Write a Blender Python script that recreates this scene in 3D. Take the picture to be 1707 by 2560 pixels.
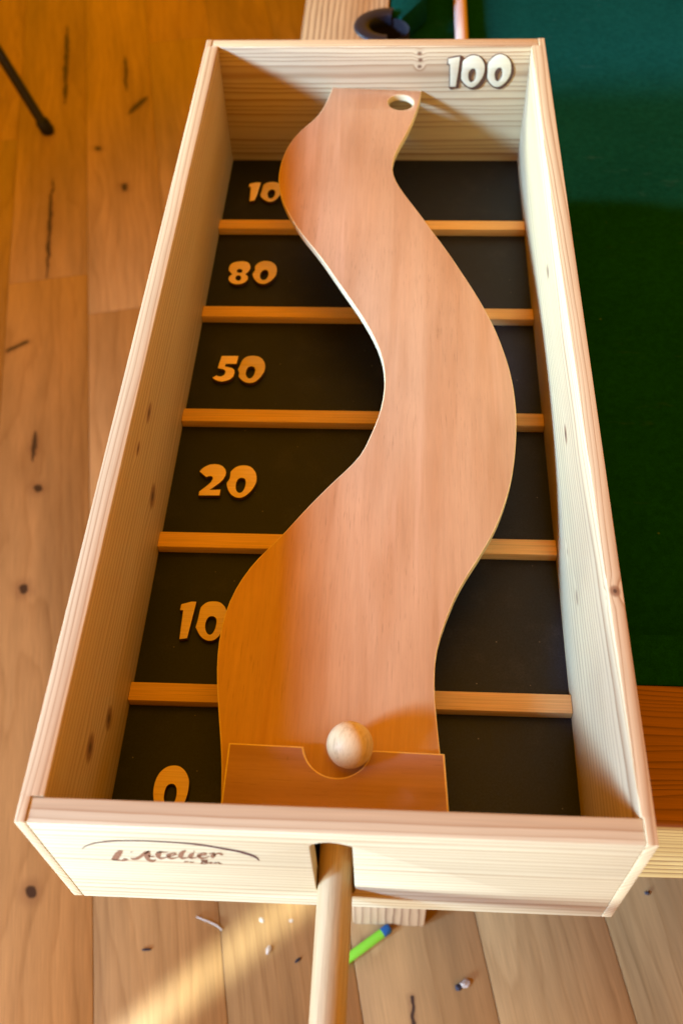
import bpy, bmesh, math, random
from mathutils import Vector, Matrix, Euler
random.seed(4)
scene = bpy.context.scene
for o in list(bpy.data.objects):
    bpy.data.objects.remove(o, do_unlink=True)
R = math.radians
COL = scene.collection

# ------------------------------------------------------------------ camera
cam_data = bpy.data.cameras.new('camera')
cam = bpy.data.objects.new('camera', cam_data)
COL.objects.link(cam)
cam.location = (0.03682, -0.22217, 0.81042)
cam.rotation_euler = Euler((0.64408, 0.02982, 0.04757), 'XYZ')
cam_data.sensor_fit = 'VERTICAL'
cam_data.sensor_height = 36.0
cam_data.lens = 35.223
cam_data.clip_start = 0.02
cam_data.clip_end = 50
cam_data.dof.use_dof = True
cam_data.dof.focus_distance = 0.90
cam_data.dof.aperture_fstop = 5.6
scene.camera = cam

# ------------------------------------------------------------------ world: warm light bounced about the wooden room
world = bpy.data.worlds.new('World')
scene.world = world
world.use_nodes = True
bg = world.node_tree.nodes['Background']
bg.inputs['Color'].default_value = (1.0, 0.385, 0.004, 1)
bg.inputs['Strength'].default_value = 1.0

def area_lamp(name, pos, aim, sx, sy, power, color, spread, long_axis=None):
    d = bpy.data.lights.new(name, 'AREA')
    d.shape = 'RECTANGLE'; d.size = sx; d.size_y = sy
    d.energy = power; d.color = color; d.spread = R(spread)
    o = bpy.data.objects.new(name, d); COL.objects.link(o)
    z = (Vector(pos) - Vector(aim)).normalized()
    up = Vector(long_axis) if long_axis else Vector((0, 0, 1))
    y = (up - up.dot(z) * z).normalized(); x = y.cross(z)
    m = Matrix((x, y, z)).transposed().to_4x4(); m.translation = Vector(pos)
    o.matrix_world = m
    return o
# the window at the left, towards the viewer: the main cool daylight
area_lamp('window_light', (-4.05, -1.72, 2.15), (0.0, 0.64, 0.05), 1.4, 0.7, 40, (0.22, 0.44, 1.0), 25)
# added fill lamp, low at the front left, to brighten the front board
area_lamp('front_fill_light', (-3.24, -3.05, 0.22), (0.0, 0.05, 0.0), 1.0, 0.5, 46, (0.44, 0.60, 0.95), 40)
# the warm ceiling of the room, above the table
area_lamp('ceiling_light', (0.2, 0.9, 2.7), (0.2, 0.9, 0.0), 2.4, 2.4, 13, (1.0, 0.40, 0.006), 130, (0, 1, 0))
# a farther window at the left, low: it rakes over the felt behind the game
area_lamp('far_window_light', (-3.35, 2.03, 1.36), (0.85, 1.20, -0.05), 1.8, 0.8, 8.0, (0.60, 0.85, 1.0), 14)
# a strip of sun through a gap, on the floor boards
area_lamp('sun_gap_light', (-1.27, -0.79, 1.94), (-0.195, 0.108, -0.70), 0.02, 0.30, 0.12, (0.80, 0.90, 1.0), 1.6, (-0.74, -0.67, 0))

scene.view_settings.view_transform = 'Standard'
scene.view_settings.look = 'None'
scene.view_settings.gamma = 1
scene.view_settings.use_curve_mapping = False
scene.view_settings.exposure = -0.24

# ------------------------------------------------------------------ traced shapes, in metres
RAMP_L=[(-0.0528,0.9808),(-0.0551,0.9687),(-0.0575,0.9566),(-0.0601,0.9446),(-0.0633,0.9328),(-0.0676,0.9213),(-0.0732,0.9105),(-0.0798,0.9002),(-0.0863,0.8898),(-0.092,0.8789),(-0.0975,0.8653),(-0.101,0.8535),(-0.1036,0.8415),(-0.1055,0.8293),(-0.1066,0.8171),(-0.107,0.8048),(-0.1066,0.7926),(-0.105,0.7804),(-0.1024,0.7684),(-0.099,0.7566),(-0.0948,0.745),(-0.0901,0.7337),(-0.0849,0.7225),(-0.0793,0.7116),(-0.0732,0.7009),(-0.0669,0.6906),(-0.0603,0.6806),(-0.0539,0.6704),(-0.0476,0.6599),(-0.0416,0.6491),(-0.0345,0.6362),(-0.0286,0.6254),(-0.0226,0.6146),(-0.0166,0.6038),(-0.0106,0.5931),(-0.0047,0.5823),(0.0009,0.5713),(0.0061,0.5602),(0.011,0.5489),(0.0155,0.5374),(0.0192,0.5257),(0.0219,0.5138),(0.0237,0.5016),(0.0245,0.4894),(0.0245,0.4771),(0.0236,0.4648),(0.022,0.4526),(0.0196,0.4406),(0.0163,0.4288),(0.0127,0.4172),(0.0083,0.4036),(0.0036,0.3927),(-0.0028,0.3825),(-0.0102,0.3726),(-0.0178,0.363),(-0.0253,0.3532),(-0.0326,0.3433),(-0.0398,0.3333),(-0.0468,0.3231),(-0.0536,0.3129),(-0.0604,0.3026),(-0.0675,0.2926),(-0.0749,0.2828),(-0.0822,0.2729),(-0.0887,0.2625),(-0.0943,0.2516),(-0.099,0.2403),(-0.1027,0.2286),(-0.1053,0.2166),(-0.1068,0.2044),(-0.1076,0.1897),(-0.1074,0.1774),(-0.1065,0.1651),(-0.105,0.1529),(-0.1031,0.1407),(-0.1011,0.1286),(-0.0989,0.1164),(-0.0967,0.1043),(-0.0947,0.0922),(-0.093,0.08)]
RAMP_R=[(0.0607,0.9812),(0.0597,0.9697),(0.0582,0.9582),(0.0563,0.9468),(0.054,0.9355),(0.0515,0.9242),(0.0486,0.9129),(0.0455,0.9018),(0.0422,0.8907),(0.0387,0.8796),(0.0343,0.8665),(0.0309,0.8554),(0.0284,0.8442),(0.0268,0.8328),(0.0266,0.8213),(0.0282,0.81),(0.0314,0.799),(0.0357,0.7883),(0.0407,0.7778),(0.046,0.7676),(0.0515,0.7574),(0.057,0.7471),(0.0623,0.7369),(0.0675,0.7265),(0.0727,0.7161),(0.0779,0.7058),(0.0832,0.6955),(0.0884,0.6851),(0.0935,0.6747),(0.0983,0.6642),(0.1041,0.6515),(0.1089,0.641),(0.1136,0.6304),(0.1182,0.6198),(0.1226,0.6091),(0.1268,0.5983),(0.1309,0.5874),(0.1347,0.5765),(0.1381,0.5654),(0.1412,0.5543),(0.144,0.543),(0.1465,0.5317),(0.1488,0.5204),(0.1507,0.5089),(0.1522,0.4975),(0.1533,0.4859),(0.154,0.4744),(0.1544,0.4628),(0.1544,0.4512),(0.154,0.4396),(0.1531,0.4258),(0.1521,0.4142),(0.1508,0.4027),(0.1493,0.3912),(0.1474,0.3798),(0.1451,0.3685),(0.1423,0.3573),(0.1391,0.3461),(0.1356,0.3351),(0.1318,0.3242),(0.1274,0.3135),(0.1225,0.303),(0.1172,0.2927),(0.1117,0.2825),(0.106,0.2724),(0.1004,0.2622),(0.0952,0.2519),(0.0905,0.2414),(0.0865,0.2305),(0.0827,0.2196),(0.0785,0.2063),(0.0757,0.1951),(0.0739,0.1837),(0.073,0.1722),(0.0727,0.1607),(0.073,0.1491),(0.0737,0.1375),(0.0746,0.126),(0.0756,0.1144),(0.0767,0.1029)]
DIGITS={'eight':[[(-0.1722,0.749),(-0.1718,0.7544),(-0.1696,0.7591),(-0.1658,0.7618),(-0.1604,0.7632),(-0.1548,0.7633),(-0.1506,0.762),(-0.1474,0.7585),(-0.1456,0.7539),(-0.1454,0.7493),(-0.1467,0.7447),(-0.1489,0.7409),(-0.15,0.7387),(-0.1479,0.7367),(-0.1465,0.7333),(-0.1466,0.7288),(-0.1487,0.725),(-0.1519,0.722),(-0.1562,0.7204),(-0.1612,0.7204),(-0.1659,0.7226),(-0.1691,0.7263),(-0.1705,0.7308),(-0.17,0.7345),(-0.1681,0.7376),(-0.1671,0.7387),(-0.1697,0.7421),(-0.1716,0.7456)],[(-0.155,0.745),(-0.1552,0.7433),(-0.1563,0.742),(-0.1579,0.7415),(-0.1596,0.742),(-0.1609,0.7432),(-0.1615,0.7449),(-0.1613,0.7466),(-0.1602,0.7479),(-0.1586,0.7484),(-0.1569,0.7479),(-0.1556,0.7467)],[(-0.1552,0.7318),(-0.1554,0.7295),(-0.1564,0.7278),(-0.1579,0.7271),(-0.1596,0.7278),(-0.161,0.7294),(-0.1617,0.7318),(-0.1615,0.7341),(-0.1605,0.7358),(-0.1589,0.7365),(-0.1572,0.7359),(-0.1559,0.7342)]],
'zero_of_eighty':[[(-0.1403,0.7532),(-0.1385,0.7579),(-0.1353,0.7618),(-0.1309,0.764),(-0.1259,0.7642),(-0.1212,0.7629),(-0.1168,0.7593),(-0.1138,0.7543),(-0.1123,0.7482),(-0.1123,0.7421),(-0.1133,0.736),(-0.1158,0.7303),(-0.1193,0.7254),(-0.1235,0.722),(-0.1279,0.7212),(-0.1325,0.7226),(-0.1363,0.7263),(-0.1393,0.7311),(-0.1414,0.7364),(-0.1419,0.7398),(-0.1406,0.7436),(-0.1397,0.7478)],[(-0.132,0.7358),(-0.1318,0.7411),(-0.1297,0.7457),(-0.1268,0.7472),(-0.1239,0.7457),(-0.1224,0.7404),(-0.1225,0.7359),(-0.1243,0.7306),(-0.1271,0.7284),(-0.1297,0.7297),(-0.1315,0.7327)]],
'five':[[(-0.1628,0.5973),(-0.1433,0.5976),(-0.144,0.5845),(-0.1563,0.5843),(-0.1568,0.5806),(-0.1526,0.5798),(-0.1483,0.5782),(-0.1454,0.575),(-0.1447,0.5703),(-0.1456,0.5642),(-0.1488,0.5602),(-0.1527,0.558),(-0.1577,0.5565),(-0.1624,0.5575),(-0.1663,0.5596),(-0.1693,0.5627),(-0.1648,0.5666),(-0.1628,0.5652),(-0.1597,0.5648),(-0.1568,0.5669),(-0.1554,0.5705),(-0.1561,0.5737),(-0.1584,0.5759),(-0.1622,0.5767),(-0.1651,0.5778)]],
'zero_of_fifty':[[(-0.14,0.5838),(-0.1386,0.5904),(-0.1355,0.5953),(-0.131,0.5978),(-0.1258,0.5982),(-0.1204,0.597),(-0.1159,0.5934),(-0.1128,0.588),(-0.1113,0.5814),(-0.1116,0.5735),(-0.1138,0.5669),(-0.1169,0.5612),(-0.1211,0.5565),(-0.1261,0.555),(-0.1313,0.556),(-0.1358,0.5594),(-0.1391,0.5636),(-0.1401,0.5665),(-0.1399,0.5708),(-0.1419,0.5762),(-0.1407,0.5805)],[(-0.1316,0.576),(-0.1302,0.5796),(-0.1272,0.581),(-0.1242,0.5801),(-0.1225,0.5769),(-0.1223,0.5718),(-0.1236,0.5661),(-0.1258,0.5628),(-0.1281,0.5624),(-0.1304,0.5649),(-0.132,0.5695)]],
'two':[[(-0.1657,0.4274),(-0.163,0.4318),(-0.1596,0.435),(-0.1555,0.4371),(-0.1507,0.4378),(-0.1458,0.4371),(-0.1417,0.4348),(-0.1386,0.4308),(-0.1373,0.4265),(-0.1376,0.4223),(-0.1395,0.4167),(-0.1432,0.4118),(-0.1479,0.4069),(-0.1512,0.4035),(-0.1405,0.4041),(-0.1406,0.3962),(-0.1624,0.3957),(-0.1624,0.4011),(-0.1594,0.4045),(-0.1553,0.4091),(-0.152,0.4134),(-0.1506,0.4177),(-0.1511,0.4204),(-0.153,0.4213),(-0.1553,0.4209),(-0.1576,0.4196)]],
'zero_of_twenty':[[(-0.1332,0.4273),(-0.1311,0.431),(-0.1277,0.4345),(-0.1236,0.4364),(-0.1183,0.4367),(-0.1138,0.4354),(-0.1099,0.4321),(-0.1068,0.4273),(-0.1052,0.4218),(-0.1048,0.4157),(-0.106,0.4097),(-0.1083,0.4042),(-0.1115,0.3994),(-0.1158,0.3952),(-0.1199,0.3936),(-0.1246,0.3944),(-0.1293,0.3978),(-0.1327,0.4031),(-0.1349,0.409),(-0.1354,0.4132),(-0.1334,0.4175),(-0.133,0.4224)],[(-0.1254,0.4098),(-0.1252,0.414),(-0.1239,0.418),(-0.1213,0.4196),(-0.1183,0.4191),(-0.1166,0.4167),(-0.1159,0.4119),(-0.1165,0.4064),(-0.1184,0.4016),(-0.1211,0.4004),(-0.1234,0.4021),(-0.1249,0.4056)]],
'one_of_ten':[[(-0.1614,0.2663),(-0.1569,0.2678),(-0.1521,0.2695),(-0.1471,0.2695),(-0.1478,0.2607),(-0.1488,0.2487),(-0.1504,0.2298),(-0.1578,0.2284),(-0.1582,0.2419),(-0.1587,0.2593),(-0.1617,0.2594)]],
'zero_of_ten':[[(-0.1426,0.2626),(-0.1404,0.2663),(-0.1373,0.2691),(-0.1335,0.2702),(-0.1289,0.2703),(-0.1249,0.2694),(-0.1215,0.2668),(-0.1188,0.2633),(-0.1172,0.2585),(-0.1168,0.2519),(-0.1177,0.2444),(-0.1195,0.2374),(-0.1222,0.2317),(-0.1256,0.2286),(-0.1297,0.2276),(-0.1339,0.2286),(-0.1381,0.2316),(-0.1413,0.2359),(-0.1436,0.2401),(-0.1445,0.2418),(-0.1437,0.248),(-0.1432,0.255)],[(-0.1355,0.2434),(-0.1353,0.2482),(-0.1339,0.2522),(-0.1314,0.2537),(-0.1287,0.2533),(-0.1265,0.2511),(-0.1258,0.2476),(-0.1261,0.2415),(-0.1277,0.2363),(-0.1301,0.2343),(-0.1326,0.2357),(-0.1345,0.2391)]],
'zero':[[(-0.1579,0.0792),(-0.1587,0.0851),(-0.1585,0.0915),(-0.1572,0.0973),(-0.1545,0.1021),(-0.1505,0.1056),(-0.1459,0.1071),(-0.1406,0.1069),(-0.1361,0.1045),(-0.1324,0.1003),(-0.1298,0.0947),(-0.1292,0.089),(-0.1293,0.0837),(-0.1302,0.0781),(-0.1318,0.0725),(-0.1346,0.0679),(-0.1383,0.0654),(-0.143,0.0652),(-0.1483,0.0668),(-0.1529,0.07),(-0.1561,0.0741)],[(-0.1487,0.0813),(-0.1485,0.0855),(-0.1473,0.0891),(-0.1448,0.0906),(-0.142,0.0903),(-0.1398,0.0876),(-0.1389,0.0834),(-0.1391,0.0778),(-0.1408,0.0736),(-0.1437,0.0721),(-0.1467,0.0741),(-0.1483,0.0775)]],
'one_of_hundred':[[(-0.1644,0.9223),(-0.1597,0.9243),(-0.1545,0.9257),(-0.1491,0.9251),(-0.1505,0.9106),(-0.1518,0.8966),(-0.1538,0.8861),(-0.1605,0.8842),(-0.1612,0.8992),(-0.162,0.9152),(-0.1647,0.9155)]],
'zero_of_hundred':[[(-0.1453,0.92),(-0.1424,0.9237),(-0.1381,0.9261),(-0.1332,0.9268),(-0.1282,0.9255),(-0.1242,0.9221),(-0.1216,0.9161),(-0.1208,0.9081),(-0.1211,0.9001),(-0.1233,0.8928),(-0.1268,0.8869),(-0.1314,0.8836),(-0.1366,0.8839),(-0.1414,0.8874),(-0.1451,0.892),(-0.1476,0.8973),(-0.1468,0.9052),(-0.1461,0.9133)],[(-0.1379,0.9),(-0.1374,0.9053),(-0.1353,0.909),(-0.1325,0.9097),(-0.1299,0.908),(-0.1285,0.904),(-0.1286,0.8981),(-0.1302,0.8931),(-0.1328,0.8905),(-0.1358,0.8921)]]}
WALL_FACE={'one':[[(0.0924,0.1494),(0.1005,0.1511),(0.107,0.152),(0.1067,0.1453),(0.1059,0.1313),(0.1042,0.1122),(0.0964,0.1122),(0.096,0.1254),(0.0951,0.1421),(0.0928,0.1424)]],
'zero_a':[[(0.1106,0.1453),(0.1144,0.15),(0.1197,0.1532),(0.1252,0.1538),(0.1309,0.1517),(0.1354,0.1467),(0.1382,0.1401),(0.1387,0.1342),(0.1377,0.1275),(0.1347,0.1208),(0.1303,0.1148),(0.1249,0.1114),(0.1191,0.1126),(0.1138,0.1171),(0.1103,0.1224),(0.1097,0.1261),(0.1102,0.1343)],[(0.1189,0.1276),(0.1198,0.1328),(0.123,0.1363),(0.1266,0.1357),(0.1281,0.1298),(0.1275,0.1231),(0.125,0.1193),(0.1222,0.1186),(0.1199,0.1216)]],
'zero_b':[[(0.1418,0.1415),(0.1444,0.1474),(0.1494,0.1524),(0.1547,0.1549),(0.1603,0.1542),(0.1654,0.1509),(0.1695,0.1451),(0.1713,0.1378),(0.1714,0.1304),(0.1696,0.1237),(0.1654,0.117),(0.1595,0.1125),(0.1538,0.1121),(0.1486,0.1151),(0.1442,0.1208),(0.1425,0.1253),(0.1425,0.1327)],[(0.1517,0.1282),(0.1522,0.1334),(0.1557,0.1375),(0.1589,0.1367),(0.1605,0.1327),(0.1606,0.1267),(0.1586,0.1215),(0.156,0.1196),(0.1533,0.1215)]]}
WALL_BACK={'one':[[(0.0919,0.1492),(0.1011,0.1521),(0.108,0.1527),(0.1117,0.1493),(0.1111,0.1376),(0.108,0.1099),(0.0981,0.1076),(0.0956,0.1099),(0.0943,0.1402),(0.0914,0.1407)]],
'zero_a':[[(0.1085,0.1235),(0.1093,0.1332),(0.1103,0.1442),(0.1119,0.1471),(0.1164,0.1518),(0.1204,0.1534),(0.1259,0.1537),(0.1331,0.1506),(0.1392,0.1441),(0.142,0.1368),(0.1424,0.1271),(0.14,0.1182),(0.1349,0.1106),(0.1281,0.1074),(0.1223,0.1083),(0.1164,0.1118),(0.111,0.1175)],[(0.1239,0.1212),(0.1238,0.1272),(0.1262,0.1324),(0.1278,0.1302),(0.1276,0.1234),(0.1258,0.1193)]],
'zero_b':[[(0.1411,0.1415),(0.1432,0.1455),(0.1469,0.1506),(0.1508,0.1535),(0.1555,0.1547),(0.1626,0.153),(0.1693,0.1476),(0.174,0.1396),(0.1755,0.1322),(0.174,0.1233),(0.1698,0.1158),(0.1641,0.1098),(0.1586,0.1081),(0.1512,0.1106),(0.1458,0.1159),(0.1419,0.1219),(0.1415,0.1331)],[(0.1565,0.1226),(0.1563,0.1278),(0.1586,0.133),(0.1603,0.1308),(0.1599,0.1241),(0.1578,0.1196)]]}
STROKES=[[(-0.14742,0.11436,0.00036),(-0.14949,0.11221,0.00155),(-0.15308,0.1048,0.00202),(-0.15647,0.09711,0.0019),(-0.15955,0.09512,0.0003)],
[(-0.15903,0.09483,0.00036),(-0.15566,0.09396,0.00054),(-0.15222,0.09347,0.00059),(-0.1493,0.09562,0.00119),(-0.14704,0.09571,0.00024)],
[(-0.14206,0.1129,0.0003),(-0.14076,0.11305,0.00036)],
[(-0.14462,0.09958,0.00036),(-0.14366,0.0979,0.00071),(-0.14051,0.09899,0.00107),(-0.1366,0.10408,0.00107),(-0.1322,0.11195,0.00095),(-0.12805,0.11692,0.00048)],
[(-0.12811,0.11657,0.00048),(-0.13052,0.10918,0.00202),(-0.13246,0.1019,0.00202),(-0.13167,0.09609,0.00155),(-0.12913,0.09549,0.00095),(-0.12654,0.0985,0.0003)],
[(-0.1309,0.10651,0.00048),(-0.12916,0.10495,0.00071),(-0.12668,0.10577,0.00054)],
[(-0.12323,0.11368,0.00024),(-0.12057,0.11572,0.00054),(-0.11839,0.11511,0.00054),(-0.11525,0.11598,0.00024)],
[(-0.11939,0.11723,0.00036),(-0.12229,0.11188,0.00167),(-0.12395,0.10644,0.0019),(-0.12303,0.10177,0.00107),(-0.11993,0.10284,0.00054),(-0.11682,0.10675,0.0003)],
[(-0.11641,0.10644,0.00042),(-0.1131,0.10894,0.00048),(-0.11045,0.11238,0.00083),(-0.11116,0.11438,0.00048),(-0.11403,0.11197,0.00083),(-0.11653,0.10713,0.00167),(-0.11554,0.10301,0.00107),(-0.11257,0.10336,0.00054),(-0.10891,0.10697,0.0003)],
[(-0.10165,0.12097,0.00036),(-0.1044,0.11723,0.00119),(-0.10739,0.10925,0.0019),(-0.10719,0.10435,0.00119),(-0.10418,0.10505,0.00054),(-0.10173,0.10781,0.0003)],
[(-0.09699,0.11637,0.00048),(-0.10011,0.1101,0.00167),(-0.10094,0.10614,0.00131),(-0.09892,0.10532,0.00059),(-0.09567,0.10782,0.0003)],
[(-0.09659,0.11985,0.00042),(-0.09575,0.12011,0.00042)],
[(-0.09517,0.10928,0.00042),(-0.09164,0.11179,0.00048),(-0.08858,0.11527,0.00083),(-0.08924,0.11709,0.00048),(-0.09206,0.11487,0.00083),(-0.09448,0.11006,0.00155),(-0.09333,0.10598,0.00107),(-0.09035,0.10668,0.00054),(-0.08634,0.11066,0.0003)],
[(-0.0863,0.11519,0.0003),(-0.08437,0.11679,0.00071),(-0.08266,0.11596,0.00119),(-0.08469,0.11016,0.00155),(-0.08577,0.10722,0.00059)],
[(-0.08358,0.11203,0.00048),(-0.08037,0.11691,0.00059),(-0.07814,0.11648,0.00119),(-0.07679,0.11456,0.00071)],
[(-0.10708,0.09578,0.00024),(-0.10577,0.09665,0.00054),(-0.10463,0.09571,0.00036)],
[(-0.10438,0.09808,0.00018),(-0.10377,0.09599,0.00054)],
[(-0.10285,0.09664,0.00036),(-0.1015,0.0959,0.00054),(-0.09951,0.09632,0.00024)],
[(-0.09424,0.10126,0.0003),(-0.09199,0.10117,0.00059),(-0.08985,0.10106,0.00059),(-0.09151,0.09836,0.00048),(-0.09364,0.09774,0.00036)],
[(-0.09258,0.1011,0.00083),(-0.09475,0.09364,0.00083)],
[(-0.09304,0.09781,0.00042),(-0.0901,0.09673,0.00083),(-0.09218,0.09358,0.00054),(-0.09573,0.09334,0.0003)],
[(-0.08925,0.09575,0.00036),(-0.08732,0.09706,0.00054),(-0.08628,0.0961,0.00036)],
[(-0.089,0.09541,0.00059),(-0.08707,0.09456,0.0003)],
[(-0.08583,0.09507,0.00036),(-0.08399,0.0971,0.00059),(-0.08463,0.09485,0.00048)],
[(-0.08361,0.09642,0.00036),(-0.08144,0.0974,0.00059),(-0.08202,0.09517,0.00054),(-0.07981,0.09507,0.00024)]]
ARC=[(-0.17621,0.11445,2),(-0.17279,0.12045,5),(-0.16685,0.12666,7),(-0.15857,0.13175,8),(-0.14906,0.13487,9),(-0.13809,0.13685,9),(-0.12482,0.13755,9),(-0.11181,0.13693,10),(-0.09889,0.1358,11),(-0.08625,0.13256,13),(-0.07545,0.12804,14),(-0.06545,0.12338,16),(-0.05813,0.11754,18),(-0.05422,0.11231,18),(-0.05239,0.10538,10)]
FLOOR_MARKS=[(-0.435, 2.085, -0.443, 1.692, 0.005), (-0.404, 2.859, -0.407, 2.426, 0.0081), (-0.235, 2.645, -0.238, 2.457, 0.0062), (-0.32, 2.197, -0.317, 2.193, 0.009), (-0.456, 1.217, -0.459, 1.135, 0.006), (-0.449, 1.067, -0.447, 1.062, 0.009), (-0.468, 0.836, -0.467, 0.83, 0.01), (-0.44, 0.292, -0.438, 0.287, 0.009), (0.087, 0.058, 0.084, 0.02, 0.003), (-0.182, 2.418, -0.235, 2.342, 0.012), (-0.484, 1.486, -0.523, 1.465, 0.006), (-0.256, 2.02, -0.254, 2.002, 0.009)]

# ------------------------------------------------------------------ node helpers
class G:
    def __init__(s, name):
        s.m = bpy.data.materials.new(name); s.m.use_nodes = True
        s.t = s.m.node_tree; s.t.nodes.clear()
        s.out = s.t.nodes.new('ShaderNodeOutputMaterial')
        s.b = s.t.nodes.new('ShaderNodeBsdfPrincipled')
        s.t.links.new(s.b.outputs[0], s.out.inputs[0])
    def put(s, sock, v):
        if hasattr(v, 'is_linked') or isinstance(v, bpy.types.NodeSocket): s.t.links.new(v, sock)
        else: sock.default_value = v
    def node(s, typ, **kw):
        n = s.t.nodes.new('ShaderNode' + typ)
        for k, v in kw.items(): setattr(n, k, v)
        return n
    def math(s, op, a, b=None, c=None, clamp=False):
        n = s.node('Math', operation=op, use_clamp=clamp)
        s.put(n.inputs[0], a)
        if b is not None: s.put(n.inputs[1], b)
        if c is not None: s.put(n.inputs[2], c)
        return n.outputs[0]
    def vmath(s, op, a, b=None):
        n = s.node('VectorMath', operation=op)
        s.put(n.inputs[0], a)
        if b is not None: s.put(n.inputs[1], b)
        return n.outputs['Value'] if op in ('LENGTH', 'DISTANCE', 'DOT_PRODUCT') else n.outputs[0]
    def coord(s, kind='Object'): return s.node('TexCoord').outputs[kind]
    def noise(s, vec, scale=1.0, detail=3.0, rough=0.55, dist=0.0):
        n = s.node('TexNoise')
        s.put(n.inputs['Vector'], vec); n.inputs['Scale'].default_value = scale
        n.inputs['Detail'].default_value = detail; n.inputs['Roughness'].default_value = rough
        n.inputs['Distortion'].default_value = dist
        return n.outputs['Fac']
    def ramp(s, fac, stops, interp='LINEAR'):
        n = s.node('ValToRGB'); n.color_ramp.interpolation = interp
        e = n.color_ramp.elements
        while len(e) < len(stops): e.new(0.5)
        for i, (p, c) in enumerate(stops):
            e[i].position = p; e[i].color = tuple(c) + (1,) if len(c) == 3 else c
        s.put(n.inputs[0], fac); return n.outputs[0]
    def grey(s, fac, stops): return s.ramp(fac, [(p, (v, v, v)) for p, v in stops])
    def mix(s, fac, a, b, blend='MIX'):
        n = s.node('Mix', data_type='RGBA', blend_type=blend)
        s.put(n.inputs[0], fac)
        s.put(n.inputs[6], a if not isinstance(a, tuple) else a + (1,))
        s.put(n.inputs[7], b if not isinstance(b, tuple) else b + (1,))
        return n.outputs[2]
    def rng(s, v, a, b, c=0.0, d=1.0):
        n = s.node('MapRange'); n.interpolation_type = 'SMOOTHSTEP'
        s.put(n.inputs[0], v)
        for i, q in enumerate((a, b, c, d)): n.inputs[i + 1].default_value = q
        return n.outputs[0]
    def bump(s, h, strength, dist=0.001):
        n = s.node('Bump'); n.inputs['Strength'].default_value = strength; n.inputs['Distance'].default_value = dist
        s.put(n.inputs['Height'], h); s.t.links.new(n.outputs[0], s.b.inputs['Normal'])
    def set(s, color=None, rough=0.5, spec=0.4, metal=0.0):
        if color is not None: s.put(s.b.inputs['Base Color'], color if not isinstance(color, tuple) else color + (1,))
        s.put(s.b.inputs['Roughness'], rough)
        s.b.inputs['Specular IOR Level'].default_value = spec
        s.b.inputs['Metallic'].default_value = metal
        return s.m

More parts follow.
